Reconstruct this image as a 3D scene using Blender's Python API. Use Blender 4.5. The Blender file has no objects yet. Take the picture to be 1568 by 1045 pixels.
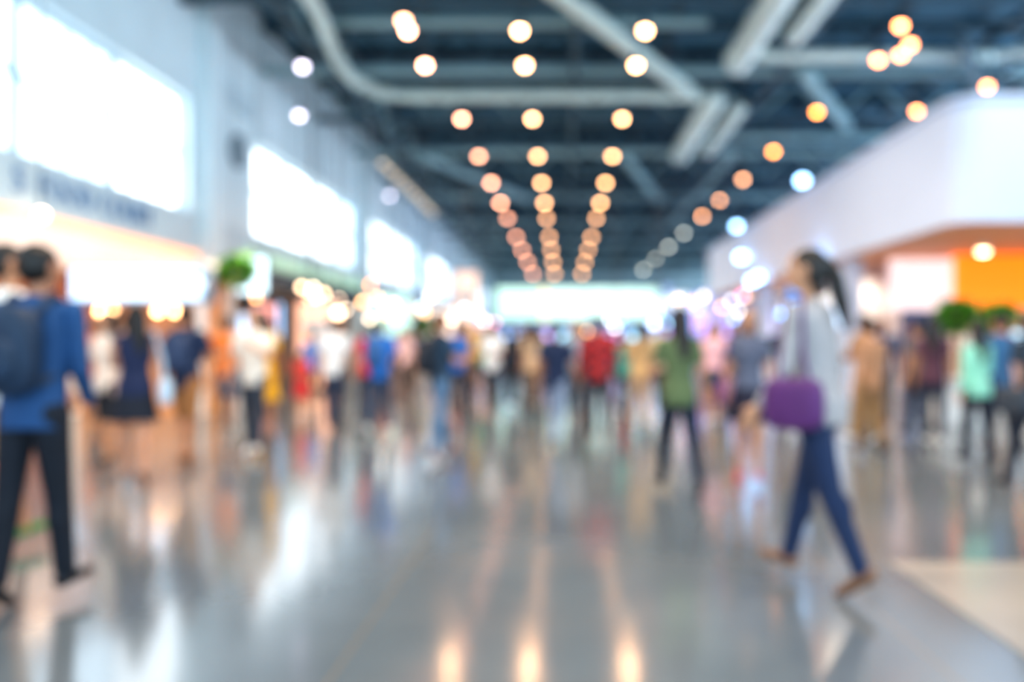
import bpy, math, random
from mathutils import Vector, Matrix
from mathutils.bvhtree import BVHTree
random.seed(7)
scene = bpy.context.scene
COL = scene.collection

# ------------------------------------------------------------------ materials
def lin(c):
    return c/12.92 if c <= 0.04045 else ((c+0.055)/1.055)**2.4
def hexc(h):
    h = h.lstrip('#')
    if len(h) == 3: h = ''.join(ch*2 for ch in h)
    return tuple(lin(int(h[i:i+2], 16)/255) for i in (0, 2, 4))
_cache = {}
def M(hx, rough=0.6, metal=0.0, kind='noise', scale=12.0, amt=0.12):
    key = (hx, rough, metal, kind, scale)
    if key in _cache: return _cache[key]
    m = bpy.data.materials.new(kind + '_' + hx.lstrip('#')); m.use_nodes = True
    nt = m.node_tree; b = nt.nodes['Principled BSDF']
    c = hexc(hx)
    b.inputs['Roughness'].default_value = rough
    b.inputs['Metallic'].default_value = metal
    tc = nt.nodes.new('ShaderNodeTexCoord')
    if kind == 'check':
        br = nt.nodes.new('ShaderNodeTexChecker'); br.inputs['Scale'].default_value = scale
        br.inputs['Color1'].default_value = (*c, 1); br.inputs['Color2'].default_value = (c[0]*.2, c[1]*.3, c[2]*.6, 1)
        nt.links.new(tc.outputs['Object'], br.inputs['Vector']); nt.links.new(br.outputs['Color'], b.inputs['Base Color'])
    else:
        n = nt.nodes.new('ShaderNodeTexNoise'); n.inputs['Scale'].default_value = scale; n.inputs['Detail'].default_value = 3
        r = nt.nodes.new('ShaderNodeValToRGB')
        r.color_ramp.elements[0].position = .3; r.color_ramp.elements[1].position = .7
        r.color_ramp.elements[0].color = (*[v*(1-amt) for v in c], 1)
        r.color_ramp.elements[1].color = (*[min(1, v*(1+amt)) for v in c], 1)
        nt.links.new(tc.outputs['Object'], n.inputs['Vector']); nt.links.new(n.outputs['Fac'], r.inputs['Fac'])
        nt.links.new(r.outputs['Color'], b.inputs['Base Color'])
    _cache[key] = m
    return m
def E(hx, strength, base='#cccccc'):
    key = ('E', hx, round(strength, 2))
    if key in _cache: return _cache[key]
    m = bpy.data.materials.new('lit_' + hx.lstrip('#')); m.use_nodes = True
    b = m.node_tree.nodes['Principled BSDF']
    b.inputs['Base Color'].default_value = (*hexc(base), 1)
    b.inputs['Roughness'].default_value = .5
    b.inputs['Emission Color'].default_value = (*hexc(hx), 1)
    b.inputs['Emission Strength'].default_value = strength
    _cache[key] = m
    return m

# ------------------------------------------------------------------ mesh builder
class MB:
    def __init__(s): s.V = []; s.F = []; s.I = []; s.mats = []
    def mi(s, m):
        if m not in s.mats: s.mats.append(m)
        return s.mats.index(m)
    def add(s, vs, fs, m):
        o = len(s.V); k = s.mi(m)
        s.V += [tuple(v) for v in vs]
        for f in fs: s.F.append(tuple(i+o for i in f)); s.I.append(k)
    def box(s, x0, x1, y0, y1, z0, z1, m):
        vs = [(x0,y0,z0),(x1,y0,z0),(x1,y1,z0),(x0,y1,z0),(x0,y0,z1),(x1,y0,z1),(x1,y1,z1),(x0,y1,z1)]
        s.add(vs, [(0,3,2,1),(4,5,6,7),(0,1,5,4),(1,2,6,5),(2,3,7,6),(3,0,4,7)], m)
    def beam(s, p0, p1, w, h, m):
        p0 = Vector(p0); p1 = Vector(p1); d = (p1-p0).normalized()
        up = Vector((0,0,1)) if abs(d.z) < .95 else Vector((0,1,0))
        a = d.cross(up).normalized()*w/2; b = a.cross(d).normalized()*h/2
        vs = [p0-a-b, p0+a-b, p0+a+b, p0-a+b, p1-a-b, p1+a-b, p1+a+b, p1-a+b]
        s.add(vs, [(0,1,2,3),(7,6,5,4),(0,4,5,1),(1,5,6,2),(2,6,7,3),(3,7,4,0)], m)
    def lathe(s, p0, p1, prof, m, seg=12, flat=1.0, flatdir=None):
        p0 = Vector(p0); p1 = Vector(p1); d = (p1-p0)
        d = d.normalized() if d.length > 1e-7 else Vector((0,0,1))
        up = flatdir if flatdir is not None else (Vector((0,0,1)) if abs(d.z) < .9 else Vector((0,1,0)))
        a = d.cross(up).normalized(); b = a.cross(d).normalized()
        vs = []; fs = []
        for t, r in prof:
            for i in range(seg):
                an = 2*math.pi*i/seg
                vs.append(p0+d*t+a*(math.cos(an)*r)+b*(math.sin(an)*r*flat))
        n = len(prof)
        for j in range(n-1):
            for i in range(seg):
                i2 = (i+1) % seg
                fs.append((j*seg+i, j*seg+i2, (j+1)*seg+i2, (j+1)*seg+i))
        c0 = len(vs); vs.append(p0+d*prof[0][0]); c1 = len(vs); vs.append(p0+d*prof[-1][0])
        for i in range(seg):
            i2 = (i+1) % seg
            fs.append((c0, i2, i)); fs.append((c1, (n-1)*seg+i, (n-1)*seg+i2))
        s.add(vs, fs, m)
    def cap(s, p0, r0, p1, r1, m, seg=12, flat=1.0, flatdir=None):
        L = (Vector(p1)-Vector(p0)).length
        prof = []
        for k in (80, 55, 30): a = math.radians(k); prof.append((-r0*math.sin(a), r0*math.cos(a)))
        prof += [(0, r0), (L*.5, (r0+r1)/2), (L, r1)]
        for k in (30, 55, 80): a = math.radians(k); prof.append((L+r1*math.sin(a), r1*math.cos(a)))
        s.lathe(p0, p1, prof, m, seg, flat, flatdir)
    def ell(s, c, r, m, rot=None, seg=14, rings=9, pw=1.0):
        vs = []; fs = []; c = Vector(c)
        f = lambda v: math.copysign(abs(v)**pw, v)
        for j in range(1, rings):
            ph = -math.pi/2+math.pi*j/rings
            for i in range(seg):
                an = 2*math.pi*i/seg
                v = Vector((f(math.cos(ph))*f(math.cos(an))*r[0], f(math.cos(ph))*f(math.sin(an))*r[1], f(math.sin(ph))*r[2]))
                if rot: v = rot @ v
                vs.append(c+v)
        b = Vector((0,0,-r[2])); t = Vector((0,0,r[2]))
        if rot: b = rot @ b; t = rot @ t
        n = rings-1
        for j in range(n-1):
            for i in range(seg):
                i2 = (i+1) % seg
                fs.append((j*seg+i, j*seg+i2, (j+1)*seg+i2, (j+1)*seg+i))
        kb = len(vs); vs.append(c+b); kt = len(vs); vs.append(c+t)
        for i in range(seg):
            i2 = (i+1) % seg
            fs.append((kb, i2, i)); fs.append((kt, (n-1)*seg+i, (n-1)*seg+i2))
        s.add(vs, fs, m)
    def loft(s, secs, m, seg=20):
        vs = []; fs = []
        for (x, y, z, rx, ry) in secs:
            for i in range(seg):
                an = 2*math.pi*i/seg
                vs.append((x+math.cos(an)*rx, y+math.sin(an)*ry, z))
        n = len(secs)
        for j in range(n-1):
            for i in range(seg):
                i2 = (i+1) % seg
                fs.append((j*seg+i, j*seg+i2, (j+1)*seg+i2, (j+1)*seg+i))
        kb = len(vs); vs.append(secs[0][:3]); kt = len(vs); vs.append(secs[-1][:3])
        for i in range(seg):
            i2 = (i+1) % seg
            fs.append((kb, i2, i)); fs.append((kt, (n-1)*seg+i, (n-1)*seg+i2))
        s.add(vs, fs, m)
    def tube(s, pts, r, m, seg=12):
        for a, b in zip(pts[:-1], pts[1:]): s.cap(a, r, b, r, m, seg)
    def mesh(s, name):
        me = bpy.data.meshes.new(name); me.from_pydata(s.V, [], s.F)
        for m in s.mats: me.materials.append(m)
        me.polygons.foreach_set('material_index', s.I); me.update()
        return me
    def obj(s, name, parent=None, smooth=False, bevel=0):
        me = s.mesh(name)
        if smooth: me.polygons.foreach_set('use_smooth', [True]*len(me.polygons))
        o = bpy.data.objects.new(name, me); COL.objects.link(o)
        if parent: o.parent = parent
        if bevel:
            b = o.modifiers.new('bevel', 'BEVEL'); b.width = bevel; b.segments = 3; b.limit_method = 'ANGLE'
        return o
def text(name, body, size, loc, rot, m, parent=None, ext=.02):
    c = bpy.data.curves.new(name, 'FONT'); c.body = body; c.size = size; c.extrude = ext
    c.materials.append(m); o = bpy.data.objects.new(name, c); COL.objects.link(o)
    o.location = loc; o.rotation_euler = rot
    if parent: o.parent = parent
    return o

# ------------------------------------------------------------------ FLOOR
def floor_mat():
    m = bpy.data.materials.new('polished_stone_floor'); m.use_nodes = True
    nt = m.node_tree; b = nt.nodes['Principled BSDF']
    tc = nt.nodes.new('ShaderNodeTexCoord')
    n = nt.nodes.new('ShaderNodeTexNoise'); n.inputs['Scale'].default_value = .35; n.inputs['Detail'].default_value = 5
    r = nt.nodes.new('ShaderNodeValToRGB')
    r.color_ramp.elements[0].position = .35; r.color_ramp.elements[1].position = .7
    r.color_ramp.elements[0].color = (*hexc('#5e676e'), 1); r.color_ramp.elements[1].color = (*hexc('#7c848a'), 1)
    mp = nt.nodes.new('ShaderNodeMapping'); mp.inputs['Location'].default_value = (.9, -.25, 0)
    br = nt.nodes.new('ShaderNodeTexBrick'); br.offset = 0; br.inputs['Scale'].default_value = 1
    br.inputs['Brick Width'].default_value = 2.4; br.inputs['Row Height'].default_value = 2.4
    br.inputs['Mortar Size'].default_value = .008; br.inputs['Mortar'].default_value = (*hexc('#7f766a'), 1)
    nt.links.new(tc.outputs['Object'], n.inputs['Vector']); nt.links.new(tc.outputs['Object'], mp.inputs['Vector']); nt.links.new(mp.outputs['Vector'], br.inputs['Vector'])
    nt.links.new(n.outputs['Fac'], r.inputs['Fac'])
    nt.links.new(r.outputs['Color'], br.inputs['Color1']); nt.links.new(r.outputs['Color'], br.inputs['Color2'])
    nt.links.new(br.outputs['Color'], b.inputs['Base Color'])
    n2 = nt.nodes.new('ShaderNodeTexNoise'); n2.inputs['Scale'].default_value = 1.2
    mr = nt.nodes.new('ShaderNodeMapRange'); mr.inputs['To Min'].default_value = .08; mr.inputs['To Max'].default_value = .19
    nt.links.new(tc.outputs['Object'], n2.inputs['Vector']); nt.links.new(n2.outputs['Fac'], mr.inputs['Value'])
    nt.links.new(mr.outputs['Result'], b.inputs['Roughness'])
    b.inputs['IOR'].default_value = 2.5
    return m
f = MB(); f.box(-14, 20, -6, 105, -.1, 0, floor_mat()); f.obj('floor')
f = MB(); f.box(1.9, 5.4, 1.2, 5.0, 0, .006, M('#a39c94', .2, scale=3, amt=.04)); f.obj('floor_inlay_strip')

# ------------------------------------------------------------------ CEILING
def deck_mat():
    m = bpy.data.materials.new('corrugated_deck'); m.use_nodes = True
    nt = m.node_tree; b = nt.nodes['Principled BSDF']
    tc = nt.nodes.new('ShaderNodeTexCoord')
    w = nt.nodes.new('ShaderNodeTexWave'); w.inputs['Scale'].default_value = .9; w.bands_direction = 'Y'
    r = nt.nodes.new('ShaderNodeValToRGB')
    r.color_ramp.elements[0].color = (*hexc('#2a4e62'), 1); r.color_ramp.elements[1].color = (*hexc('#5a90ac'), 1)
    nt.links.new(tc.outputs['Object'], w.inputs['Vector']); nt.links.new(w.outputs['Color'], r.inputs['Fac'])
    nt.links.new(r.outputs['Color'], b.inputs['Base Color']); b.inputs['Roughness'].default_value = .6
    return m
c = MB(); c.box(-9.4, 20, -6, 105, 11, 11.2, deck_mat()); c.obj('ceiling')
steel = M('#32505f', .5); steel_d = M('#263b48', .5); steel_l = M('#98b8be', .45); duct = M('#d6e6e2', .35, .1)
t = MB()
y = 9.0; k = 0
while y < 103:
    if k % 2 == 0:
        t.beam((-9, y, 10.7), (20, y, 10.7), .22, .3, steel)
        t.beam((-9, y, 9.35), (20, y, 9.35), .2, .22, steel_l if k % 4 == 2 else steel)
        x = -9.0; s = 0
        while x < 19.5:
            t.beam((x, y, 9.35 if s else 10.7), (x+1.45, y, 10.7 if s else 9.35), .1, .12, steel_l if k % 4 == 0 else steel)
            s = 1-s; x += 1.45
    else:
        t.beam((-9, y, 10.8), (20, y, 10.8), .2, .35, steel_d)
    k += 1; y += 2.75
for x in (-6.8, -4.4, 0.3, 3.2, 6.4, 9.5, 13, 16.5):
    t.beam((x, -5, 10.55), (x, 104, 10.55), .16, .22, steel_d)
for x in (-6.8, 0.3, 6.4, 13):
    t.beam((x, -5, 9.25), (x, 104, 9.25), .14, .14, steel)
    y = 9.0; s = 0
    while y < 100:
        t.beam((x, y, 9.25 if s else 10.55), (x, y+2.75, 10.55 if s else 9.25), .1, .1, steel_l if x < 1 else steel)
        s = 1-s; y += 2.75
t.obj('ceiling_truss')
t = MB()
pale = M('#d3e4de', .45)
t.tube([(-5.6, 12, 9.1), (-5.8, 20, 9.1), (-6.3, 23.6, 9.1), (-6.3, 25.4, 9.1), (-5.9, 26.6, 9.1), (-5.2, 27.1, 9.1), (4.0, 27.1, 9.1)], .17, pale)
t.obj('ceiling_pipe', smooth=True)
t = MB()
t.beam((4.0, 27.0, 9.15), (-.25, 19.0, 9.15), .35, .3, pale); t.beam((-.25, 19.0, 9.15), (-3, 13.8, 9.15), .35, .3, pale)
t.beam((-5, 27.4, 9.2), (4.4, 27.4, 9.2), .3, .35, pale)
t.obj('ceiling_cross_brace')
def ductrun(x, segs, r):
    d = MB()
    for a, b in segs:
        d.lathe((x, a, 9.3), (x, b, 9.3), [(0, r*.6), (.15, r), (b-a-.15, r), (b-a, r*.6)], duct, 20)
        yy = a+1
        while yy < b-.5:
            d.lathe((x, yy, 9.3), (x, yy+.08, 9.3), [(0, r), (.01, r*1.07), (.07, r*1.07), (.08, r)], duct, 20); yy += 1.5
        for yy in (a+.6, b-.6): d.beam((x, yy, 9.3), (x, yy, 11), .04, .04, steel)
    return d.obj('ventilation_duct', smooth=True)
ductrun(4.95, [(10, 24.6), (28, 37)], .38)
ductrun(6.0, [(10, 22.5), (29, 36)], .28)
t = MB()
t.tube([(4.6, 23.6, 9.2), (12, 23.6, 9.2), (12.6, 23.2, 9.2), (12.8, 22, 9.2), (12.5, 12, 9.2)], .17, duct)
t.tube([(-4, 36, 9.3), (7, 36, 9.3), (7.3, 37, 9.3), (7.3, 60, 9.3)], .13, steel_l)
t.tube([(-6, 21.9, 9.5), (3.6, 21.9, 9.5)], .14, steel_l)
t.tube([(5.5, 33, 9.2), (14, 33, 9.2)], .14, steel_l)
t.obj('ceiling_pipe', smooth=True)
t = MB()
t.beam((6.9, 24.6, 9.1), (10.3, 31, 9.1), .3, .25, steel_l)
t.beam((10.3, 22, 9.1), (15, 30, 9.1), .25, .25, steel)
t.beam((2.5, 36, 9.1), (5.2, 47, 9.1), .3, .25, steel_l)
t.beam((-6, 36, 9.1), (-2, 47, 9.1), .25, .25, steel_l)
t.obj('ceiling_cross_brace')

# ------------------------------------------------------------------ WALLS
wl = M('#dff0f6', .7, scale=1.2, amt=.03); wl2 = M('#c9dde6', .6, scale=2, amt=.03)
XW = -9.0
wins = [(-4, 6), (8.2, 20.5), (24.7, 37.2), (39, 53), (56, 68), (71, 84), (87, 101)]
w = MB()
w.box(XW-.4, XW, -6, 105, 7.15, 11, wl)
w.box(XW-.4, XW, -6, 105, 3.5, 4.42, wl2)
prev = -6
for a, b in wins+[(105, 105)]:
    w.box(XW-.4, XW, prev, a, 4.42, 7.15, wl)
    if b < 105 and prev > 0:
        w.box(XW, XW+.3, prev+.5, prev+1.3, 0, 11, wl)
        w.box(XW, XW+.18, prev+1.3, a-.4, 7.6, 8.1, wl2)
    prev = b
w.obj('wall_left')
pane = E('#d4ecfc', 2.1); pane2 = E('#f2faff', 3.0); fr = M('#b4c8d4', .5)
for n, (a, b) in enumerate(wins):
    g = MB()
    cnt = max(3, round((b-a)/3.1)); st = (b-a)/cnt
    for i in range(cnt): g.box(XW-.34, XW-.30, a+i*st, a+(i+1)*st, 4.42, 7.15, pane2 if (i == cnt-1 if n < 2 else i < cnt-1) else pane)
    for i in range(cnt+1): g.box(XW-.3, XW-.2, a+i*st-.09, a+i*st+.09, 4.42, 7.15, fr)
    for z in (4.45, 5.8, 7.1): g.box(XW-.3, XW-.22, a, b, z-.05, z+.05, fr)
    for i in range(cnt): 
        for j in (1, 2, 3): g.box(XW-.3, XW-.27, a+i*st+j*st/4-.03, a+i*st+j*st/4+.03, 4.42, 7.15, fr)
    g.obj('window_%d' % (n+1))
w = MB(); w.box(20, 20.3, -6, 105, 0, 4.6, M('#7d8b93', .7)); w.box(20, 20.3, -6, 105, 8.4, 11, M('#7d8b93', .7))
for i in range(12): w.box(20, 20.3, -6+i*10, -5+i*10, 4.6, 8.4, M('#7d8b93', .7))
w.obj('wall_right')
g = MB()  # glowing panes added out of view to brighten the left wall and ceiling
for i in range(11):
    g.box(20.1, 20.15, -5+i*10, 4+i*10, 4.6, 8.4, E('#cfeaff', 6.0))
    for j in range(1, 4): g.box(20.05, 20.1, -5+i*10+j*2.25-.05, -5+i*10+j*2.25+.05, 4.6, 8.4, M('#b4c6cf', .5))
g.obj('window_9')
w = MB(); w.box(-14, 20, 105, 105.3, 0, 11, M('#a9bfc6', .7)); w.obj('wall_back')
g = MB(); g.box(-8, 12, 104.9, 105, 3.0, 7.5, E('#b8dce8', 1.0))
for i in range(11): g.box(-8+i*2-.05, -8+i*2+.05, 104.8, 104.9, 3, 7.5, M('#cfdbe0', .5))
g.obj('window_8')

# shop bays beneath the left wall
bays = [(-6, 8), (8, 21), (21, 38), (38, 54), (54, 69), (69, 86), (86, 104.9)]
fcol = ['#ff9a2e', '#ff9a2e', '#8fd0a0', '#f3b37a', '#bfe3ea', '#9fb8ff', '#ffd9b0']
inner = ['#f2b080', '#f2b080', '#4a5560', '#f0b48c', '#d8d3ee', '#f2d2c0', '#bcd8f2']
for i, (a, b) in enumerate(bays):
    s = MB()
    s.box(XW-4.4, XW-4.2, a, b, 0, 3.49, M(inner[i], .7))
    s.box(XW-4.2, XW-.4, a, a+.2, 0, 3.49, M('#e8c8b0', .7))
    s.box(XW-4.2, XW-.4, a, b, 3.3, 3.49, M('#f0d0b0', .7))
    if i in (0, 1):
        s.box(XW-.3, XW, a, b, 3.28, 3.48, E('#ff8e1c', 1.3))
        s.box(XW-.3, XW, a, b-.4, 2.62, 3.28, E('#ffc8a2', .6))
    elif i == 2:
        s.box(XW+.01, XW+.06, a+3, b, 3.55, 3.95, E('#5fc488', .5))
        s.box(XW-.3, XW, a+3, b, 2.9, 3.48, M('#39424d', .6))
    else:
        s.box(XW-.3, XW, a+.5, b-.5, 2.9, 3.48, E(fcol[i], .9))
    yy = a+1.2
    cols = ['#ffc890', '#ff8d52', '#ffe8d0', '#b9dcff', '#ff6f61', '#ffb070']
    while yy < b-2:
        s.box(XW-4.2, XW-3.8, yy, yy+1.4, 1.3, 2.3, E(random.choice(cols), 1.5))
        s.box(XW-4.2, XW-3.3, yy, yy+1.6, 0, .95, M('#c7b8a6', .5))
        for z in (1.2, 1.75, 2.35): s.box(XW-4.2, XW-3.7, yy, yy+1.5, z-.02, z+.02, M('#eceff1', .4))
        yy += 2.3
    s.box(XW-.38, XW-.01, b-.9, b-.1, 0, 3.49, wl)
    s.obj('shopfront')
lt = text('sign_lettering', 'S  FOOD COURT', .62, (XW+.04, 13.9, 3.76), (math.pi/2, 0, math.pi/2), M('#7fa0c6', .5))
ck = MB()
ck.lathe((XW, 23.4, 6.5), (XW+.14, 23.4, 6.5), [(0, .46), (.12, .46), (.14, .42)], M('#6d7e8a', .4), 28)
ck.lathe((XW+.13, 23.4, 6.5), (XW+.2, 23.4, 6.5), [(0, .4), (.02, .4)], M('#93a5b0', .4), 28)
ck.box(XW+.15, XW+.17, 23.38, 23.42, 6.5, 6.8, M('#20262b', .4)); ck.box(XW+.15, XW+.17, 23.4, 23.62, 6.48, 6.52, M('#20262b', .4))
ck.obj('round_clock')
TOT = []
def totem(x, y, w, z0, z1, hx, st, yaw=0):
    TOT.append((x, y)); s = MB()
    s.box(-w/2-.04, w/2+.04, -.06, .06, z0-.05, z1+.05, M('#4b5560', .4))
    s.box(-w/2, w/2, -.075, -.06, z0, z1, E(hx, st))
    for sx in (-1, 1): s.box(sx*w*.35-.03, sx*w*.35+.03, -.03, .03, 0, z0, M('#4b5560', .4))
    s.box(-w/2, w/2, -.22, .22, 0, .05, M('#4b5560', .4))
    if z1-z0 > .6:
        s.box(-w*.35, w*.35, -.082, -.075, z0+(z1-z0)*.62, z0+(z1-z0)*.78, M('#e9eef2', .5))
        s.box(-w*.35, w*.1, -.082, -.075, z0+(z1-z0)*.2, z0+(z1-z0)*.3, M('#e9eef2', .5))
    o = s.obj('lightbox_display'); o.location = (x, y, 0); o.rotation_euler = (0, 0, yaw)
    return o
totem(-7.42, 20, .9, 2.42, 3.25, '#c8f0ff', 1.9)
totem(-7.15, 20.6, .7, 1.1, 2.2, '#6fc0ff', 1.6)
totem(-6.65, 19.0, .45, .6, 2.1, '#ff7a6a', 1.1)
totem(-6.3, 21.8, 1.0, .15, 2.3, '#ffa876', 1.15)
totem(-6.1, 30, 1.3, 1.5, 2.9, '#a0e8d8', 1.2)
totem(-4.9, 34.6, 1.2, .8, 2.6, '#ffe4d0', 1.2)
totem(-4.7, 40.8, 1.1, .6, 4.6, '#ffc8a8', 1.0)
totem(-5.4, 47, 1.6, 1.6, 3.0, '#b7a0ff', 1.4)
totem(7.0, 40, 1.4, 1.5, 2.9, '#a48cff', 1.5)
totem(5.9, 43, 1.2, 1.6, 2.6, '#5aa0ff', 1.6)
totem(7.8, 46, 1.6, 1.8, 3.2, '#ffa0d4', 1.4)
totem(5.2, 38.4, .8, 2.1, 3.4, '#d9ecff', 1.5)
totem(7.6, 50, 1.8, 2.1, 3.6, '#809cff', 1.5)
totem(6.4, 53, 1.2, 1.4, 2.4, '#b060ff', 1.5)

# food kiosk with lit header
kx0, kx1, ky = -8.7, -6.35, 15.0
s = MB(); kw = M('#e8ecef', .5)
s.box(kx0, kx1, ky, ky+.5, 1.98, 2.62, M('#7f9cb8', .5))
s.box(kx0+.05, kx1-.05, ky-.03, ky, 2.03, 2.57, E('#a8d8ff', 1.6))
s.box(kx0, kx1, ky, ky+1.5, 2.62, 2.72, kw)
for x in (kx0, kx1-.12):
    for yy in (ky, ky+1.3): s.box(x, x+.12, yy+.02, yy+.14, 0, 2.62, kw)
s.box(kx0, kx1, ky+.1, ky+.7, 0, 1.0, M('#e2a878', .5)); s.box(kx0-.05, kx1+.05, ky+.05, ky+.8, 1.0, 1.06, kw)
s.box(kx0, kx1, ky+1.4, ky+1.5, 0, 2.62, M('#f0b890', .6))
for x in (-8.1, -7.9, -7.1, -6.8, -7.5):
    s.lathe((x, ky-.1, 1.98), (x, ky-.1, 1.88), [(0, .02), (.1, .05)], M('#555555'), 10)
    s.ell((x, ky-.1, 1.82), (.06, .06, .06), E('#ffc080', 17))
    s.beam((x, ky-.1, 1.95), (x, ky-.02, 2.02), .015, .015, M('#555555'))
text('header_lettering', 'CAFE  BAKERY', .34, (kx0+.25, ky-.035, 2.17), (math.pi/2, 0, 0), E('#dff0ff', 2.2), s.obj('food_kiosk'), .003)
def foliage(mb, c, r, n, cols, leaf=.13):
    for i in range(n):
        d = Vector((random.gauss(0, 1), random.gauss(0, 1), random.gauss(0, 1))).normalized()
        p = Vector(c)+Vector((d.x*r[0], d.y*r[1], d.z*r[2]))*random.uniform(.55, 1)
        a = (d+Vector((random.uniform(-.6, .6), random.uniform(-.6, .6), random.uniform(-.2, .8)))).normalized()
        b = a.cross(Vector((random.uniform(-1, 1), random.uniform(-1, 1), random.uniform(-1, 1)))).normalized()
        L = leaf*random.uniform(.8, 1.4); nrm = a.cross(b)*.02
        mb.add([p, p+a*L*.5+b*L*.28+nrm, p+a*L, p+a*L*.5-b*L*.28+nrm], [(0, 1, 2, 3)], random.choice(cols))
greens = [M('#4a8a30', .5), M('#3a7028', .5), M('#74b040', .5)]
def tree(x, y, z, r):
    TOT.append((x, y)); s = MB(); s.loft([(x, y, 0, .2, .2), (x, y, .5, .28, .28), (x, y, .52, .25, .25)], M('#e6e6e4', .4))
    s.cap((x, y, .45), .03, (x+.03, y, z), .018, M('#6a4a30'))
    for k in range(5):
        an = k*1.26; s.cap((x+.02, y, z-.35), .012, (x+math.cos(an)*r*.6, y+math.sin(an)*r*.6, z), .006, M('#6a4a30'))
    foliage(s, (x, y, z), (r, r, r*.8), 600, greens, .14); s.obj('potted_tree')
tree(7.1, 15.4, 1.74, .3); tree(7.95, 15.6, 1.7, .28); tree(-5.5, 33, 1.9, .45); tree(-6.1, 15.9, 2.6, .27)

# ------------------------------------------------------------------ RIGHT PAVILION
def rrect(x0, x1, y0, y1, r, n=8):
    pts = []
    for cx, cy, a0 in ((x1-r, y0+r, -90), (x1-r, y1-r, 0), (x0+r, y1-r, 90), (x0+r, y0+r, 180)):
        for i in range(n+1):
            a = math.radians(a0+90*i/n); pts.append((cx+r*math.cos(a), cy+r*math.sin(a)))
    return pts
s = MB(); P = rrect(6, 16, 13, 36, .45); n = len(P)
white = M('#cfdcf4', .55, scale=1, amt=.02)
s.add([(x, y, 3.12) for x, y in P]+[(x, y, 4.98) for x, y in P], [(i, (i+1) % n, n+(i+1) % n, n+i) for i in range(n)]+[tuple(range(n, 2*n))], white)
s.add([(x, y, 3.12) for x, y in P], [tuple(reversed(range(n)))], M('#f0b088', .6))
P2 = rrect(5.93, 16.07, 12.93, 36.07, .5)
s.add([(x, y, 4.98) for x, y in P2]+[(x, y, 5.06) for x, y in P2], [(i, (i+1) % n, n+(i+1) % n, n+i) for i in range(n)]+[tuple(range(n, 2*n)), tuple(reversed(range(n)))], white)
for yy in (18.9, 27, 35.3): s.box(6.2, 6.55, yy-.18, yy+.18, 0, 3.12, white)
s.box(15.4, 15.6, 13.5, 36, 0, 3.12, M('#e0d3c8', .6))
s.box(8.3, 15.4, 18.0, 18.3, 2.0, 3.12, E('#ff7a10', 1.0, '#ff8a1e'))
s.box(6.95, 8.25, 18.1, 18.3, 1.95, 3.05, E('#ffdcdc', .7))
s.box(8.3, 15.4, 18.05, 18.3, 0, 2.0, M('#f2dcc8', .6))
s.box(7.0, 8.1, 20.5, 20.7, 0, 3.0, M('#dfe8f2', .6))
s.box(7.6, 7.8, 22, 35, 0, 3.1, M('#cfe0f2', .6))
for i, (a, z0, z1, hx) in enumerate([(22.5, 1.7, 2.5, '#b8dcff'), (25, 1.3, 2.3, '#6fb4ff'), (28, 1.6, 2.6, '#ffffff'), (31, 1.3, 2.4, '#b6a0ff')]):
    s.box(7.55, 7.6, a, a+1.6, z0, z1, E(hx, 1.6))
for x, yy in ((8, 14), (9.5, 14), (11, 14), (8, 16.3), (9.7, 16.3), (11.5, 16.3), (7, 24), (7, 29), (7, 33)):
    s.lathe((x, yy, 3.12), (x, yy, 3.02), [(0, .12), (.1, .14)], M('#eeeeee'), 16)
    s.ell((x, yy, 3.02), (.1, .1, .06), E('#ffd2a6', 14))
s.box(8.6, 13, 16.9, 17.5, 0, 1.0, M('#f4efe8', .4)); s.box(8.5, 13.1, 16.8, 17.6, 1.0, 1.05, M('#d0b090', .4))
for x in (9, 10.4, 12): s.box(x, x+.5, 17.1, 17.15, 1.15, 1.5, E('#a8e0ff', 1.6)); s.box(x+.2, x+.3, 17.12, 17.3, 1.05, 1.2, M('#333333'))
pav = s.obj('exhibition_pavilion')
s = MB()
for p, r in (((5.86, 21.0, 5.25), .13), ((5.86, 29.0, 5.2), .13), ((5.8, 28.0, 4.05), .15), ((5.8, 19.8, 3.3), .12), ((5.8, 20.6, 3.25), .1), ((5.8, 25.5, 3.2), .12), ((5.8, 26.4, 3.15), .12)):
    s.ell(p, (r, r, r*.8), E('#98ccff', 11)); s.beam((p[0], p[1], p[2]-.05), (5.99, p[1], p[2]-.2), .1, .1, M('#8a949c'))
s.obj('floodlights', parent=pav, smooth=True)
s = MB(); s.box(5.9, 5.94, 20.2, 22.4, 1.7, 3.05, E('#2a90f0', .9, '#3aa0f0')); s.box(5.88, 5.96, 20.2, 22.4, 3.02, 3.1, M('#888888')); s.obj('banner', parent=pav)
s = MB(); s.box(5.85, 6.5, 13.2, 13.8, 0, .68, M('#eef2f6', .4)); s.box(5.8, 6.55, 13.15, 13.85, .68, .73, M('#ffffff', .3)); s.obj('display_plinth', parent=pav, bevel=.02)
s = MB()
s.box(9, 18, 44, 70, 3.3, 4.6, M('#7f9fd6', .5)); s.box(8.95, 9, 44.5, 69.5, 3.5, 4.4, E('#8aa8ff', 1.0))
for yy in (45, 57, 69): s.box(9, 9.4, yy-.2, yy+.2, 0, 3.3, white)
s.box(12, 12.2, 44, 70, 0, 3.3, E('#c9b8ff', .6))
for i in range(6): s.box(11.9, 12, 45+i*4, 47.5+i*4, 1.2, 2.6, E(random.choice(['#5aa0ff', '#d080ff', '#ffffff', '#ff9ac0']), 2))
s.obj('exhibition_booth')

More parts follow.
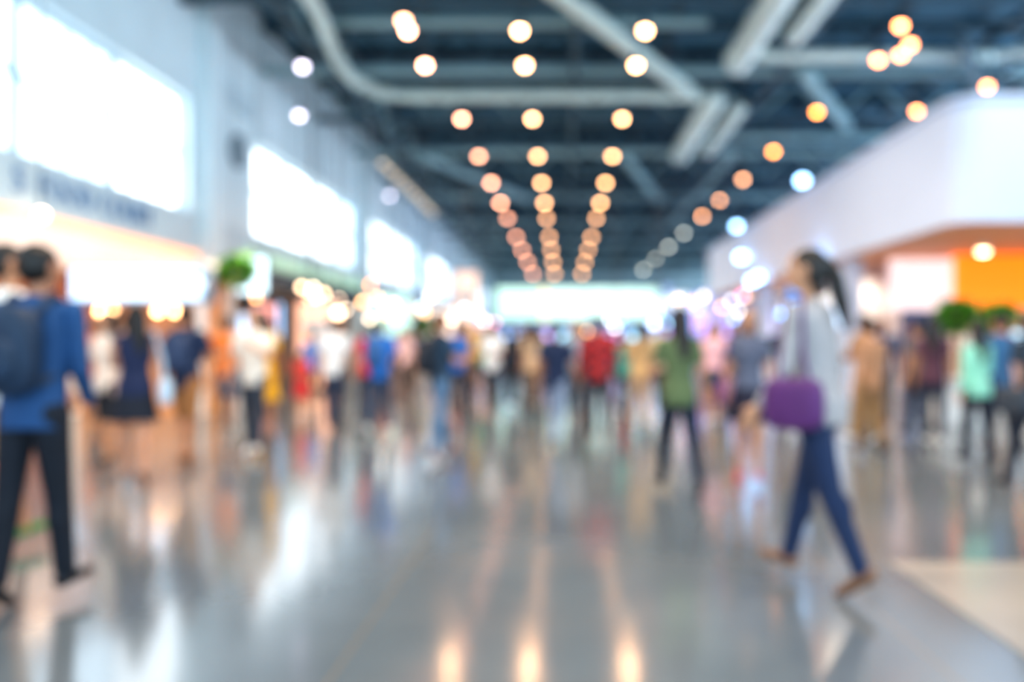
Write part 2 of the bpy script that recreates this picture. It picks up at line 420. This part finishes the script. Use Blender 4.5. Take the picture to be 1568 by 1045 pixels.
# overhead illuminated gantry sign
s = MB()
s.box(-3.75, 5.2, 45, 45.5, 2.25, 4.25, M('#3d6274', .5))
s.box(-3.6, -1.2, 44.93, 45, 2.4, 4.1, E('#b0f4e0', .95)); s.box(-.95, 5.05, 44.93, 45, 2.4, 4.1, E('#c0f8ea', 1.05))
s.box(-1.2, -.95, 44.92, 45, 2.3, 4.2, E('#ffd040', 1.0))
s.box(-3.75, 5.6, 45.1, 45.6, 1.95, 2.25, E('#1f7ed8', .8)); s.box(5.2, 5.6, 45, 45.5, 1.95, 4.25, E('#1f7ed8', .8))
for x in (-3.6, .5, 5.0): s.box(x, x+.2, 45.1, 45.4, 0, 2.0, M('#6f8790', .5)); s.beam((x+.1, 45.3, 4.25), (x+.1, 45.3, 9.1), .05, .05, steel)
g = s.obj('overhead_sign_board')
text('lettering', 'DEPARTURE HALL', .9, (-.7, 44.92, 2.95), (math.pi/2, 0, 0), E('#ffffff', 1.5), g)
s = MB()
s.box(-3.5, 5.0, 46.5, 47.3, 0, 1.05, M('#3a6fb0', .4)); s.box(-3.6, 5.1, 46.4, 47.4, 1.05, 1.1, M('#eef2f6', .4))
for i in range(9):
    x = -3.3+i*.95; s.box(x, x+.62, 46.6, 46.65, 1.3, 1.75, E(['#6fb4ff', '#ffffff', '#c9a0ff', '#8fe0ff'][i % 4], 2.2)); s.box(x+.25, x+.35, 46.62, 46.8, 1.1, 1.35, M('#333333'))
s.obj('service_counter')

# ------------------------------------------------------------------ LAMPS
def lamp(mb, x, y, z, hx, st, r=.1):
    mb.beam((x, y, z+.25), (x, y, 10.6), .02, .02, M('#39444a'))
    mb.lathe((x, y, z+.27), (x, y, z+.02), [(0, .04), (.06, r*.7), (.25, r*1.15)], M('#4a555c', .4), 14)
    mb.ell((x, y, z), (r, r, r), E(hx, st), seg=12, rings=8)
def stf(y): return 30 if y < 23 else (22 if y < 28 else (17 if y < 45 else 10))
LY = [19.2, 21.6, 26.8, 32.2, 37.6, 43, 48.4, 57, 65, 75, 88]
for X, hx in ((-3.22, '#ffac84'), (-1.0, '#ffb880'), (1.82, '#ffb87c')):
    s = MB()
    for i, yy in enumerate(LY): lamp(s, X-(.3 if (X < -3 and yy < 25) else 0), yy, 8.3, hx, stf(yy), .1+max(0, yy-27)*.0022)
    s.obj('pendant_light_row')
s = MB()
for yy in [26.0+5.4*i for i in range(5)]+[55, 63, 72, 83]: lamp(s, 7.7, yy, 8.3, '#ff9434' if yy < 34 else ('#ffb27c' if yy < 55 else '#d8d8c8'), 20 if yy < 34 else (14 if yy < 55 else 7), .1+max(0, yy-27)*.0018)
for x, yy in ((7.8, 21.2), (7.45, 18.9), (8.15, 20.1), (8.2, 20.8), (10.7, 25.9), (11.6, 23.4)): lamp(s, x, yy, 8.3, '#ff9050', 21, .1)
lamp(s, -3.5, 18.6, 8.3, '#ffb080', 20, .1)
s.obj('pendant_light_row')
s = MB()
for x, yy, z in ((-6.66, 21.7, 8.3), (-8.2, 26.4, 8.3), (-8.4, 41, 8.3)): lamp(s, x, yy, z, '#f4e8ff', 7, .11)
for i in range(10): lamp(s, -7.1, 33.5+i*1.4, 8.3, '#ffe0b0', 1.2, .13)
s.obj('pendant_light_row')
s = MB()
for x, yy, z in ((-8.3, 27, 3.0), (-8.3, 28, 2.9), (-8.2, 27.5, 2.6), (-8.4, 29, 2.75), (-8.1, 29, 2.4), (-7.9, 28, 2.85), (-7.2, 35, 3.1), (-7.0, 35.5, 2.9), (-6.7, 35, 2.85), (-5.3, 20, 1.95), (-8.7, 14.2, 3.4)):
    s.ell((x, yy, z), (.085, .085, .085), E('#ffd4a8', 11)); s.cap((x, yy, z), .012, (x, yy, 9.1), .012, M('#555555'), 6)
random.seed(21)
for i in range(44):
    x = random.choice([random.uniform(-6.6, -3.2), random.uniform(3.5, 8.3), random.uniform(4, 8.3), random.uniform(-3, 4)]); yy = random.uniform(28, 43); z = random.uniform(1.75, 2.3) if abs(x) < 3.8 else random.uniform(1.9, 3.1)
    s.ell((x, yy, z), (.08, .08, .08), E(random.choice(['#ffffff', '#9a7cff', '#6fb4ff', '#ff90c8', '#ffb878', '#ffe0c0', '#a8e0ff']), 8)); s.cap((x, yy, z), .01, (x, yy, 9.1), .01, M('#555555'), 6)
for i in range(16):
    x = random.uniform(-8.3, -5.2); yy = random.uniform(19, 30); z = random.uniform(1.8, 2.9)
    s.ell((x, yy, z), (.06, .06, .06), E(random.choice(['#ffb060', '#ffc890', '#ff9050', '#ffe0c0']), 11)); s.cap((x, yy, z), .008, (x, yy, 9.1), .008, M('#555555'), 6)
s.obj('globe_lights')
def spot(x, y, e, col=(1, .8, .6), z=8.0):
    l = bpy.data.lights.new('hall_downlight', 'SPOT'); l.energy = e; l.spot_size = math.radians(150); l.spot_blend = .7
    l.color = col; l.shadow_soft_size = .14
    o = bpy.data.objects.new('hall_downlight', l); COL.objects.link(o); o.location = (x, y, z)
for yy in (4, 10, 16, 24, 33, 44, 56, 70, 86):
    for x in (-3.22, -1.0, 1.82): spot(x, yy, 550 if yy != 24 else 480, (1, .56, .3) if yy == 24 else (1, .8, .6))
    spot(7.7, yy, 500)
for x, yy in ((8, 15), (11, 15), (7, 20), (7, 25)): spot(x, yy, 110, (1, .74, .52), 2.95)
for x, yy in ((-10.5, 12), (-10.5, 18), (-8.0, 12.5), (-6, 16)): spot(x, yy, 200, (1, .68, .4), 3.2)

# ------------------------------------------------------------------ PEOPLE
def person(name, x, y, yaw, h, sex='m', top='#345', bottom='#223', skin='#c68f6c', hair='#16120f', style='short',
           legs='trousers', sleeve='short', gait=0, arms=None, shoes='#2a2a2c', bag=None, bagcol='#222222', lean=0, headyaw=0, voxel=.016, topkind='noise', inner=None, bagz=.50):
    sk = M(skin, .5); tp = M(top, .8, kind=topkind, scale=13 if topkind == 'check' else 8); bt = M(bottom, .8); hr = M(hair, .45); sh = M(shoes, .5)
    b = MB(); R = MB()
    near = voxel < .012
    fem = sex == 'f'
    mi = Matrix.Translation((0, 0, .52)) @ Matrix.Rotation(math.radians(-lean), 4, 'X') @ Matrix.Translation((0, 0, -.52))
    up = lambda p: mi @ Vector(p)
    if gait: la = [(gait, gait*.15), (-gait*.9, gait*.55)]
    else: la = [(2, 2), (-2, 2)]
    if gait < 0: la = [(gait*.9, -gait*.55), (-gait, -gait*.15)]
    for i, sd in enumerate((-1, 1)):
        a, kf = la[i]; a = math.radians(a); kf = math.radians(kf)
        hip = Vector((sd*.047, 0, .515)); out = sd*.02
        d1 = Vector((out, math.sin(a), -math.cos(a))).normalized(); kn = hip+d1*.235
        a2 = a-kf; d2 = Vector((0, math.sin(a2), -math.cos(a2))); an = kn+d2*.237
        if legs in ('trousers',):
            b.cap(hip, .056 if fem else .055, kn, .037, bt); b.cap(kn, .037, an+d2*-.005, .026 if fem else .030, bt)
            b.ell(kn+d2*.07+Vector((0, -.008, 0)), (.032, .034, .06), bt)
        elif legs == 'shorts':
            b.cap(hip, .058, hip+d1*.2, .05, bt); b.cap(hip+d1*.18, .036, kn, .031, sk)
            b.cap(kn, .031, an, .019, sk); b.ell(kn+d2*.07+Vector((0, -.008, 0)), (.028, .031, .055), sk)
        else:
            b.cap(hip, .05, kn, .031, sk); b.cap(kn, .031, an, .018, sk); b.ell(kn+d2*.07+Vector((0, -.008, 0)), (.027, .03, .055), sk)
        fp = -.55 if a < -.1 else (.12 if a > .1 else 0)
        fd = Vector((sd*.12, math.cos(fp), math.sin(fp))).normalized()
        dn = Vector((0, math.sin(fp), -math.cos(fp)))
        b.cap(an, .021, an+dn*.012, .022, sh if legs == 'trousers' else sk)
        b.cap(an-fd*.018+dn*.02, .021, an+fd*.03+dn*.022, .021, sh); b.cap(an+fd*.02+dn*.02, .022, an+fd*.088+dn*.027, .0165, sh, flat=.8)
        b.cap(an-fd*.018+dn*.033, .010, an+fd*.088+dn*.035, .0095, sh)
    if fem:
        secs = [(0, 0, .47, .06, .05), (0, -.004, .50, .088, .066), (0, -.004, .54, .09, .067), (0, 0, .59, .076, .055), (0, 0, .635, .069, .05), (0, .002, .69, .078, .056),
                (0, .004, .745, .086, .06), (0, 0, .79, .084, .052), (0, 0, .82, .062, .042), (0, 0, .842, .034, .034)]
    else:
        secs = [(0, 0, .47, .06, .05), (0, 0, .50, .086, .062), (0, 0, .55, .086, .062), (0, 0, .61, .083, .058), (0, .002, .68, .092, .062), (0, .003, .75, .102, .066),
                (0, 0, .795, .1, .057), (0, 0, .825, .068, .045), (0, 0, .847, .036, .036)]
    b.ell((0, 0, .505), (.088 if not fem else .091, .062, .055), bt if legs != 'dress' else tp)
    infl = 1.06
    body = [s_ for s_ in secs if s_[2] >= .5]
    o = len(b.V)
    b.loft([(s_[0], s_[1], s_[2]+(-.03 if k == 0 else 0), s_[3]*infl+.003, s_[4]*infl+.003) for k, s_ in enumerate(body)], tp)
    for k in range(o, len(b.V)): b.V[k] = tuple(up(b.V[k]))
    if inner:
        for z in (.58, .65, .72, .77): b.ell(up((0, .055, z)), (.022, .016, .045), M(inner, .8))
    if fem:
        for sd in (-1, 1): b.ell(up((sd*.036, .048, .735)), (.036, .03, .036), tp)
    if legs in ('skirt', 'dress'):
        cm = bt if legs == 'skirt' else tp; lo = .30 if legs == 'dress' else .34
        wd = .10+abs(gait)*.0012
        b.loft([(0, 0, lo, wd+.02, .075+abs(gait)*.0024), (0, 0, .42, wd, .075+abs(gait)*.001), (0, 0, .52, .096, .072), (0, 0, .58, .08, .06)], cm)
    b.cap(up((0, -.004, .82)), .03 if not fem else .026, up((0, .004, .885)), .028 if not fem else .024, sk)
    hm = Matrix.Translation(up((0, 0, .88))) @ Matrix.Rotation(math.radians(headyaw), 4, 'Z') @ Matrix.Rotation(math.radians(-lean*.4), 4, 'X')
    rot = hm.to_3x3()
    H = lambda p: hm @ Vector((p[0], p[1], p[2]-.88))
    b.ell(H((0, .006, .94)), (.043, .053, .058), sk, rot); b.ell(H((0, .026, .903)), (.032, .033, .036), sk, rot)
    b.cap(H((0, .058, .938)), .005, H((0, .07, .921)), .0085, sk)
    for sd in (-1, 1):
        b.ell(H((sd*.044, .004, .93)), (.006, .013, .018), sk, rot)
        b.ell(H((sd*.0175, .0525, .938)), (.009, .006, .0055), M('#efe9e2', .3), rot); b.ell(H((sd*.0175, .0565, .938)), (.0045, .004, .0045), M('#1c1410', .3), rot)
        b.cap(H((sd*.009, .058, .949)), .0028, H((sd*.027, .053, .949)), .0028, hr, 8)
    b.ell(H((0, .0565, .903)), (.014, .0065, .0045), M('#a4564c', .5), rot)
    b.ell(H((0, -.006, .952)), (.049, .056, .05), hr, rot)
    b.ell(H((0, -.018, .93)), (.047, .043, .045), hr, rot)
    if style == 'long':
        b.cap(H((0, -.03, .93)), .048, H((0, -.045, .83)), .046, hr, flat=.6); b.cap(H((0, -.045, .83)), .046, H((0, -.052, .74)), .032, hr, flat=.6)
        for sd in (-1, 1): b.cap(H((sd*.042, .0, .94)), .015, H((sd*.045, -.005, .84)), .014, hr)
    if style == 'ponytail':
        b.ell(H((0, -.055, .95)), (.018, .018, .018), hr)
        b.cap(H((0, -.06, .95)), .017, H((0, -.08, .90)), .025, hr); b.cap(H((0, -.08, .90)), .025, H((0, -.092, .83)), .025, hr); b.cap(H((0, -.092, .83)), .025, H((0, -.105, .755)), .012, hr)
        for sd in (-1, 1): b.cap(H((sd*.04, -.02, .93)), .017, H((sd*.032, -.035, .87)), .015, hr)
    arms = arms or {}
    sw = gait*.7
    dflt = {-1: (-sw, 9, 14+abs(sw)*.5), 1: (sw, 9, 14+abs(sw)*.5)}
    shx = .095 if fem else .108
    k_ = .9 if fem else 1
    for sd, key in ((-1, 'L'), (1, 'R')):
        p_, ab, fl = arms.get(key, dflt[sd])[:3]
        inn = arms[key][3] if key in arms and len(arms[key]) > 3 else 0
        S = up((sd*shx, 0, .803))
        p_ = math.radians(p_); ab_ = math.radians(ab); fl = math.radians(fl); inn = math.radians(inn)
        du = Vector((sd*math.sin(ab_), math.sin(p_)*math.cos(ab_), -math.cos(p_)*math.cos(ab_)))
        el = S+du*.165
        a2 = ab_*.4-inn; p2 = p_+fl
        df = Vector((sd*math.sin(a2), math.sin(p2)*math.cos(a2), -math.cos(p2)*math.cos(a2))).normalized(); wr = el+df*.14
        b.cap(up((sd*shx*.6, 0, .80)), .034*k_, S, .033*k_, tp)
        if sleeve == 'long':
            b.cap(S, .034*k_, el, .027*k_, tp); b.cap(el, .027*k_, wr-df*.008, .0195*k_, tp)
        elif sleeve == 'short':
            b.cap(S, .035*k_, S+du*.095, .031*k_, tp); b.cap(S+du*.08, .0245*k_, el, .0215*k_, sk); b.cap(el, .0215*k_, wr, .0145*k_, sk)
        else:
            b.cap(S, .030*k_, el, .021*k_, sk); b.cap(el, .021*k_, wr, .014*k_, sk)
        b.cap(wr-df*.02, .0145*k_, wr+df*.008, .0135*k_, sk, seg=10)
        T = b if near else R
        nrm = Vector((-sd, 0, 0)); nrm = (nrm-df*nrm.dot(df)).normalized(); w_ = df.cross(nrm).normalized()
        if w_.y < 0 and abs(df.z) > .3: w_ = -w_
        if abs(df.z) <= .3 and w_.z < 0: w_ = -w_
        b.cap(wr, .0135, wr+df*.02, .013, sk, seg=10)
        T.cap(wr+df*.01, .016, wr+df*.042, .021, sk, 12, .5, nrm)
        for off, ln in ((.0175, .042), (.006, .048), (-.006, .044), (-.0175, .034)):
            q = wr+df*.048+w_*off
            sp = w_*(off*3)
            rr = .0053
            for fr_, cu in ((.42, .15), (.32, .5), (.26, .9)):
                dd = (df*math.cos(cu)+nrm*math.sin(cu)+sp).normalized(); q2 = q+dd*ln*fr_*1.05
                T.cap(q, rr, q2, rr*.93, sk, 8); q = q2; rr *= .93
        q = wr+df*.02+w_*.014; q2 = q+(df*.6+w_*.75+nrm*.25).normalized()*.022
        T.cap(q, .0075, q2, .0062, sk, 8); T.cap(q2, .0062, q2+(df*.95+w_*.25+nrm*.3).normalized()*.022, .0052, sk, 8)
    mz = min(v[2] for v in b.V)
    for Q in (b, R): Q.V = [(v[0]*h, v[1]*h, (v[2]-mz)*h+.002) for v in Q.V]
    me = b.mesh(name+'_src'); src = bpy.data.objects.new(name+'_src', me); COL.objects.link(src)
    r = src.modifiers.new('r', 'REMESH'); r.mode = 'VOXEL'; r.voxel_size = voxel; r.use_smooth_shade = True
    sm = src.modifiers.new('s', 'SMOOTH'); sm.factor = .5; sm.iterations = 2
    dg = bpy.context.evaluated_depsgraph_get(); dg.update()
    out = bpy.data.meshes.new_from_object(src.evaluated_get(dg))
    bv = BVHTree.FromPolygons(b.V, b.F)
    idx = [b.I[bv.find_nearest(p.center)[2]] for p in out.polygons]
    V2 = [tuple(v.co) for v in out.vertices]; F2 = [tuple(p.vertices) for p in out.polygons]
    bpy.data.objects.remove(src)
    fin = MB(); fin.mats = list(b.mats); fin.V = V2; fin.F = F2; fin.I = idx
    if R.V: 
        o = len(fin.V); k = fin.mi(sk); fin.V += R.V; fin.F += [tuple(i+o for i in f_) for f_ in R.F]; fin.I += [k]*len(R.F)
    ob = fin.obj(name, smooth=True)
    ob.location = (x, y, 0); ob.rotation_euler = (0, 0, math.radians(yaw))
    z_ = -mz
    if bag:
        g = MB(); bm = M(bagcol, .6); U = lambda p: Vector(up(p))*h+Vector((0, 0, z_*h))
        if bag == 'backpack':
            g.ell(U((0, -.105, .69)), (.085*h, .052*h, .125*h), bm, pw=.6); g.ell(U((0, -.15, .66)), (.06*h, .025*h, .06*h), bm, pw=.6)
            for sd in (-1, 1):
                pts = [(sd*.055, -.075, .79), (sd*.06, -.02, .85), (sd*.062, .04, .82), (sd*.075, .075, .74), (sd*.085, .04, .65), (sd*.07, -.07, .60)]
                for q0, q1 in zip(pts[:-1], pts[1:]): g.cap(U(q0), .011*h, U(q1), .011*h, bm, 8)
        else:
            sd = 1 if bag.endswith('R') else -1
            cz = bagz
            g.ell(U((sd*.155, -.0, cz)), (.032*h, .09*h, .075*h), bm, pw=.5)
            for yy in (-.05, .05):
                pts = [(sd*.15, yy, cz+.06), (sd*.14, yy*.7, .68), (sd*.10, yy*.5, .845), (sd*.075, 0, .85)]
                for q0, q1 in zip(pts[:-1], pts[1:]): g.cap(U(q0), .006*h, U(q1), .006*h, bm, 8)
        g.obj('backpack' if bag == 'backpack' else 'handbag', parent=ob, smooth=True)
    return ob

N_ = .0075
person('woman_with_ponytail', 1.34, 4.5, 48, 1.77, 'f', '#a8a4a6', '#1b2e50', '#c99878', '#14100e', 'ponytail', 'trousers', 'long', -16, {'L': (6, 10, 30), 'R': (-8, 8, 14)}, '#7d5a44', 'bagL', '#5b2a68', 5, 20, N_, bagz=.54)
person('man_with_backpack', -2.6, 4.18, -6, 1.72, 'm', '#1f4a78', '#0f1724', '#a9765a', '#100d0c', 'short', 'trousers', 'long', -8, {'L': (8, 7, 50, 18), 'R': (4, 5, 40, 18)}, '#1c1c22', 'backpack', '#16304a', 3, -10, N_)
person('man_in_shorts', -3.36, 5.15, -20, 1.84, 'm', '#e3e2de', '#b58a5c', '#b98260', '#14100e', 'short', 'shorts', 'short', 12, None, '#3a7a3a', None, '#222222', 0, -30, N_)
V_ = .010
person('woman_in_olive_top', .97, 7.2, 12, 1.58, 'f', '#5c6c4a', '#142034', '#b98468', '#1e1210', 'long', 'trousers', 'short', 18, {'L': (10, 14, 60, 10), 'R': (-8, 10, 20)}, '#22222a', None, '#222', 0, 10, V_, inner='#c46a7a')
person('woman_with_purple_bag', 1.66, 7.7, 170, 1.55, 'f', '#5c6276', '#26263a', '#c08a6c', '#17110f', 'long', 'skirt', 'short', 8, None, '#b8283a', 'bagR', '#6a2d74', 0, 0, V_)
person('woman_in_navy_top', -3.82, 7.6, 20, 1.58, 'f', '#18264a', '#181f2e', '#c48e72', '#15100f', 'long', 'skirt', 'none', 10, {'L': (20, 10, 70, 20)}, '#6b4a3a', 'bagR', '#b9d4ea', 0, 30, V_)
person('man_in_khaki_shorts', -3.9, 8.8, -15, 1.62, 'm', '#1f3050', '#9a6a40', '#b07a5a', '#100d0c', 'short', 'shorts', 'short', 10, {'R': (30, 8, 70, 15)}, '#7a5238', 'backpack', '#2c3f60', 0, 0, V_)
person('man_in_blue_shirt', -1.34, 9.2, -60, 1.56, 'm', '#2a4258', '#5c7896', '#b07a5a', '#3a1f18', 'short', 'trousers', 'short', 8, {'R': (25, 8, 75, 15)}, '#7a4a38', 'backpack', '#161e2c', 0, -20, V_)
person('man_in_checked_shirt', .42, 10.7, 4, 1.58, 'm', '#c03030', '#1e222c', '#b07a5a', '#14100e', 'short', 'trousers', 'long', 8, None, '#7a5238', None, '#222', 0, 0, V_, topkind='check')
person('man_in_navy_shirt', -.1, 10.4, -20, 1.54, 'm', '#18294a', '#7a88a0', '#b07a5a', '#14100e', 'short', 'trousers', 'short', 20, None, '#33384a', None, '#222', 0, 0, V_)
person('woman_in_mint_cardigan', 4.26, 8.8, 15, 1.45, 'f', '#98dcc4', '#1d2230', '#c08a6c', '#17110f', 'long', 'trousers', 'long', 10, {'R': (12, 10, 60, 10)}, '#22222a', None, '#222', 0, 0, V_)
person('woman_in_dark_blouse', 3.95, 7.25, 30, 1.52, 'f', '#22303e', '#1d2230', '#c08a6c', '#17110f', 'long', 'trousers', 'short', 12, None, '#22222a', 'bagL', '#39404a', 0, 0, V_)
person('woman_in_yellow_dress', -3.75, 10.6, 30, 1.64, 'f', '#e0a408', '#d9a818', '#b07a5a', '#17110f', 'long', 'dress', 'short', 8, None, '#6b4a3a', None, '#222', 0, 0, V_)
W = .015
P_ = [
 (-4.6, 8.6, 160, 1.56, 'f', '#f0dccc', '#22242c', 'long', 'shorts', 'short', 8, 'bagL', '#d8b8a8'),
 (-5.2, 9.7, 20, 1.60, 'f', '#f28a60', '#f0d0b8', 'long', 'shorts', 'short', 8, None, ''),
 (-3.5, 9.6, 180, 1.60, 'm', '#f2e8dc', '#3a4250', 'short', 'trousers', 'short', 8, None, ''),
 (-4.7, 11.9, 10, 1.60, 'm', '#e8803a', '#41506a', 'short', 'shorts', 'short', 8, None, ''),
 (-5.6, 12.8, 20, 1.58, 'f', '#f4c8a8', '#9a6a50', 'long', 'skirt', 'short', 8, None, ''),
 (-6.6, 12.9, -30, 1.62, 'm', '#f0f0f4', '#4a5a78', 'short', 'trousers', 'short', 8, None, ''),
 (-7.3, 13.3, 10, 1.56, 'f', '#e89868', '#4a3a3a', 'ponytail', 'trousers', 'short', 8, None, ''),
 (-4.6, 13.3, -10, 1.56, 'm', '#28303c', '#20242c', 'short', 'trousers', 'short', 8, 'backpack', '#1c1c22'),
 (-4.5, 14.6, 180, 1.12, 'f', '#e03a40', '#c83040', 'long', 'dress', 'short', 4, None, ''),
 (-3.3, 12.2, 0, 1.60, 'm', '#eef0f2', '#2c3a54', 'short', 'trousers', 'short', 10, None, ''),
 (-2.98, 12.95, 40, 1.54, 'f', '#d82838', '#2c3a54', 'ponytail', 'trousers', 'short', 10, None, ''),
 (-2.55, 11.8, -15, 1.57, 'm', '#2878d0', '#28405e', 'short', 'trousers', 'short', -12, 'backpack', '#2a5c94'),
 (-1.8, 14.3, 20, 1.56, 'm', '#2868b8', '#222c3e', 'short', 'trousers', 'short', 8, None, ''),
 (-1.25, 14.8, 170, 1.56, 'f', '#f0f2f4', '#39424f', 'long', 'trousers', 'short', 8, None, ''),
 (-1.0, 15.9, -20, 1.56, 'm', '#272e3a', '#1b1f28', 'short', 'trousers', 'long', 8, None, ''),
 (-.54, 14.4, 10, 1.56, 'f', '#c8a888', '#7c6450', 'long', 'trousers', 'short', 8, None, ''),
 (.17, 14.3, 180, 1.56, 'm', '#9aa4b0', '#39424f', 'short', 'trousers', 'short', -8, None, ''),
 (1.0, 14.3, 20, 1.40, 'f', '#1f8f84', '#2c3a54', 'ponytail', 'trousers', 'short', 8, None, ''),
 (1.05, 11.8, 10, 1.52, 'f', '#c8a070', '#b59880', 'ponytail', 'shorts', 'short', 8, None, ''),
 (1.7, 14.9, -30, 1.60, 'm', '#d8c4a8', '#5a5048', 'short', 'trousers', 'short', 8, None, ''),
 (2.3, 13.2, 160, 1.54, 'f', '#f0b8c0', '#39424f', 'long', 'skirt', 'short', 8, None, ''),
 (2.85, 14.5, 180, 1.58, 'm', '#b88a68', '#4a3c34', 'short', 'trousers', 'short', 8, None, ''),
 (3.1, 11.9, 0, 1.60, 'm', '#39404c', '#8a6a50', 'short', 'trousers', 'short', 8, None, ''),
 (3.75, 10.7, 40, 1.58, 'm', '#a07a58', '#a88a60', 'short', 'trousers', 'short', 8, None, ''),
 (4.72, 11.4, 30, 1.52, 'm', '#7a6a64', '#2c3444', 'short', 'trousers', 'short', 8, None, ''),
 (5.3, 14.6, 0, 1.60, 'm', '#262c38', '#262c38', 'short', 'trousers', 'long', 8, None, ''),
 (5.3, 12.3, 200, 1.56, 'f', '#7a2a44', '#2c3444', 'long', 'trousers', 'long', 8, None, ''),
 (4.1, 13.5, 90, 1.58, 'f', '#e0e4ea', '#3a5a8a', 'long', 'trousers', 'short', 8, 'bagR', '#2a6ab0'),
 (5.0, 9.8, 10, 1.56, 'm', '#3a6890', '#2c3444', 'short', 'trousers', 'short', 8, None, ''),
 (4.45, 10.3, -20, 1.54, 'f', '#5a3848', '#30384a', 'long', 'trousers', 'short', 8, None, ''),
 (3.45, 9.6, 20, 1.50, 'm', '#b08060', '#8a6848', 'short', 'trousers', 'short', 8, None, ''),
 (4.7, 12.6, 160, 1.58, 'm', '#30486a', '#4a4a50', 'short', 'trousers', 'short', 8, None, ''),
 (5.6, 10.9, 200, 1.58, 'm', '#c84a3a', '#2c3444', 'short', 'trousers', 'short', 8, None, ''),
 (6.0, 12.4, 0, 1.60, 'f', '#e8e0d8', '#3a4a6a', 'long', 'trousers', 'short', 8, None, ''),
 (6.6, 12.0, 30, 1.60, 'm', '#3a8a5a', '#2c3444', 'short', 'trousers', 'short', 8, None, ''),
 (4.85, 7.9, 20, 1.56, 'm', '#3a3440', '#28303c', 'short', 'trousers', 'short', 8, None, ''),
 (3.1, 10.4, 170, 1.54, 'f', '#4a5060', '#8a6848', 'long', 'trousers', 'short', 8, None, ''),
]
arms_opts = [None, {'R': (25, 8, 80, 15)}, {'L': (30, 8, 90, 20)}, {'L': (15, 10, 75, 15), 'R': (20, 10, 70, 15)}, None]
skins = ['#c68f6c', '#b07a5a', '#d4a486', '#9c6a4c']
hairs = ['#14100e', '#1e1512', '#2c1a12', '#0f0d0d']
for i, p in enumerate(P_):
    TOT.append((p[0], p[1]))
    person('woman' if p[4] == 'f' else 'man', p[0], p[1], p[2], p[3], p[4], p[5], p[6], skins[i % 4], hairs[i % 4], p[7], p[8], p[9], p[10], arms_opts[i % 5], ['#2a2a2c', '#6b4a3a', '#e0e0e0'][i % 3], p[11], p[12] or '#222222', 0, (i*37) % 50-25, W)
tops = ['#e8ecf0', '#2c3a54', '#b8c4d0', '#2a7ad8', '#d84038', '#1f2630', '#c8a888', '#6a7a8a', '#e6b030', '#2f9a70', '#f0c8c8', '#5a4a80', '#2f5f96', '#262c38']
bots = ['#222c3e', '#2c3a54', '#4a4a50', '#7c6450', '#1b1f28']
random.seed(5)
for yy in (16.8, 18.3, 20.5, 23, 26, 30, 35, 40):
    for j in range(9):
        xx = -6.3+j*1.35+random.uniform(-.45, .45); y2 = yy+random.uniform(-.5, .5)
        if random.random() < (.2 if yy < 30 else .4): continue
        if xx > 5.2 or any((xx-a)**2+(y2-b)**2 < .9 for a, b in TOT): continue
        TOT.append((xx, y2))
        fem = random.random() < .5
        person('woman' if fem else 'man', xx, y2, random.choice([0, 15, -20, 180, 160, 200, 90]), random.uniform(1.52, 1.68) , 'f' if fem else 'm',
               random.choice(tops), random.choice(bots), random.choice(skins), random.choice(hairs), random.choice(['long', 'ponytail']) if fem else 'short',
               'trousers' if not fem else random.choice(['trousers', 'skirt', 'dress']), random.choice(['short', 'long']), random.choice([6, -8, 12]), random.choice(arms_opts), '#2a2a2c', None, '#222222', 0, 0, .02)

# ------------------------------------------------------------------ WORLD & CAMERA
wd = bpy.data.worlds.new('world'); scene.world = wd; wd.use_nodes = True
bg = wd.node_tree.nodes['Background']; bg.inputs['Color'].default_value = (.66, .86, 1, 1); bg.inputs['Strength'].default_value = 2.3
cam = bpy.data.cameras.new('camera'); co = bpy.data.objects.new('camera', cam); COL.objects.link(co)
co.location = (0, 0, 1.3); co.rotation_euler = (math.pi/2, 0, 0)
cam.sensor_width = 36; cam.lens = 30; cam.shift_x = -98/1920
cam.clip_start = .05; cam.clip_end = 300
cam.dof.use_dof = True; cam.dof.focus_distance = .7; cam.dof.aperture_fstop = 1.9
scene.camera = co
scene.view_settings.view_transform = 'Standard'
scene.view_settings.look = 'Medium High Contrast'
scene.view_settings.exposure = .25
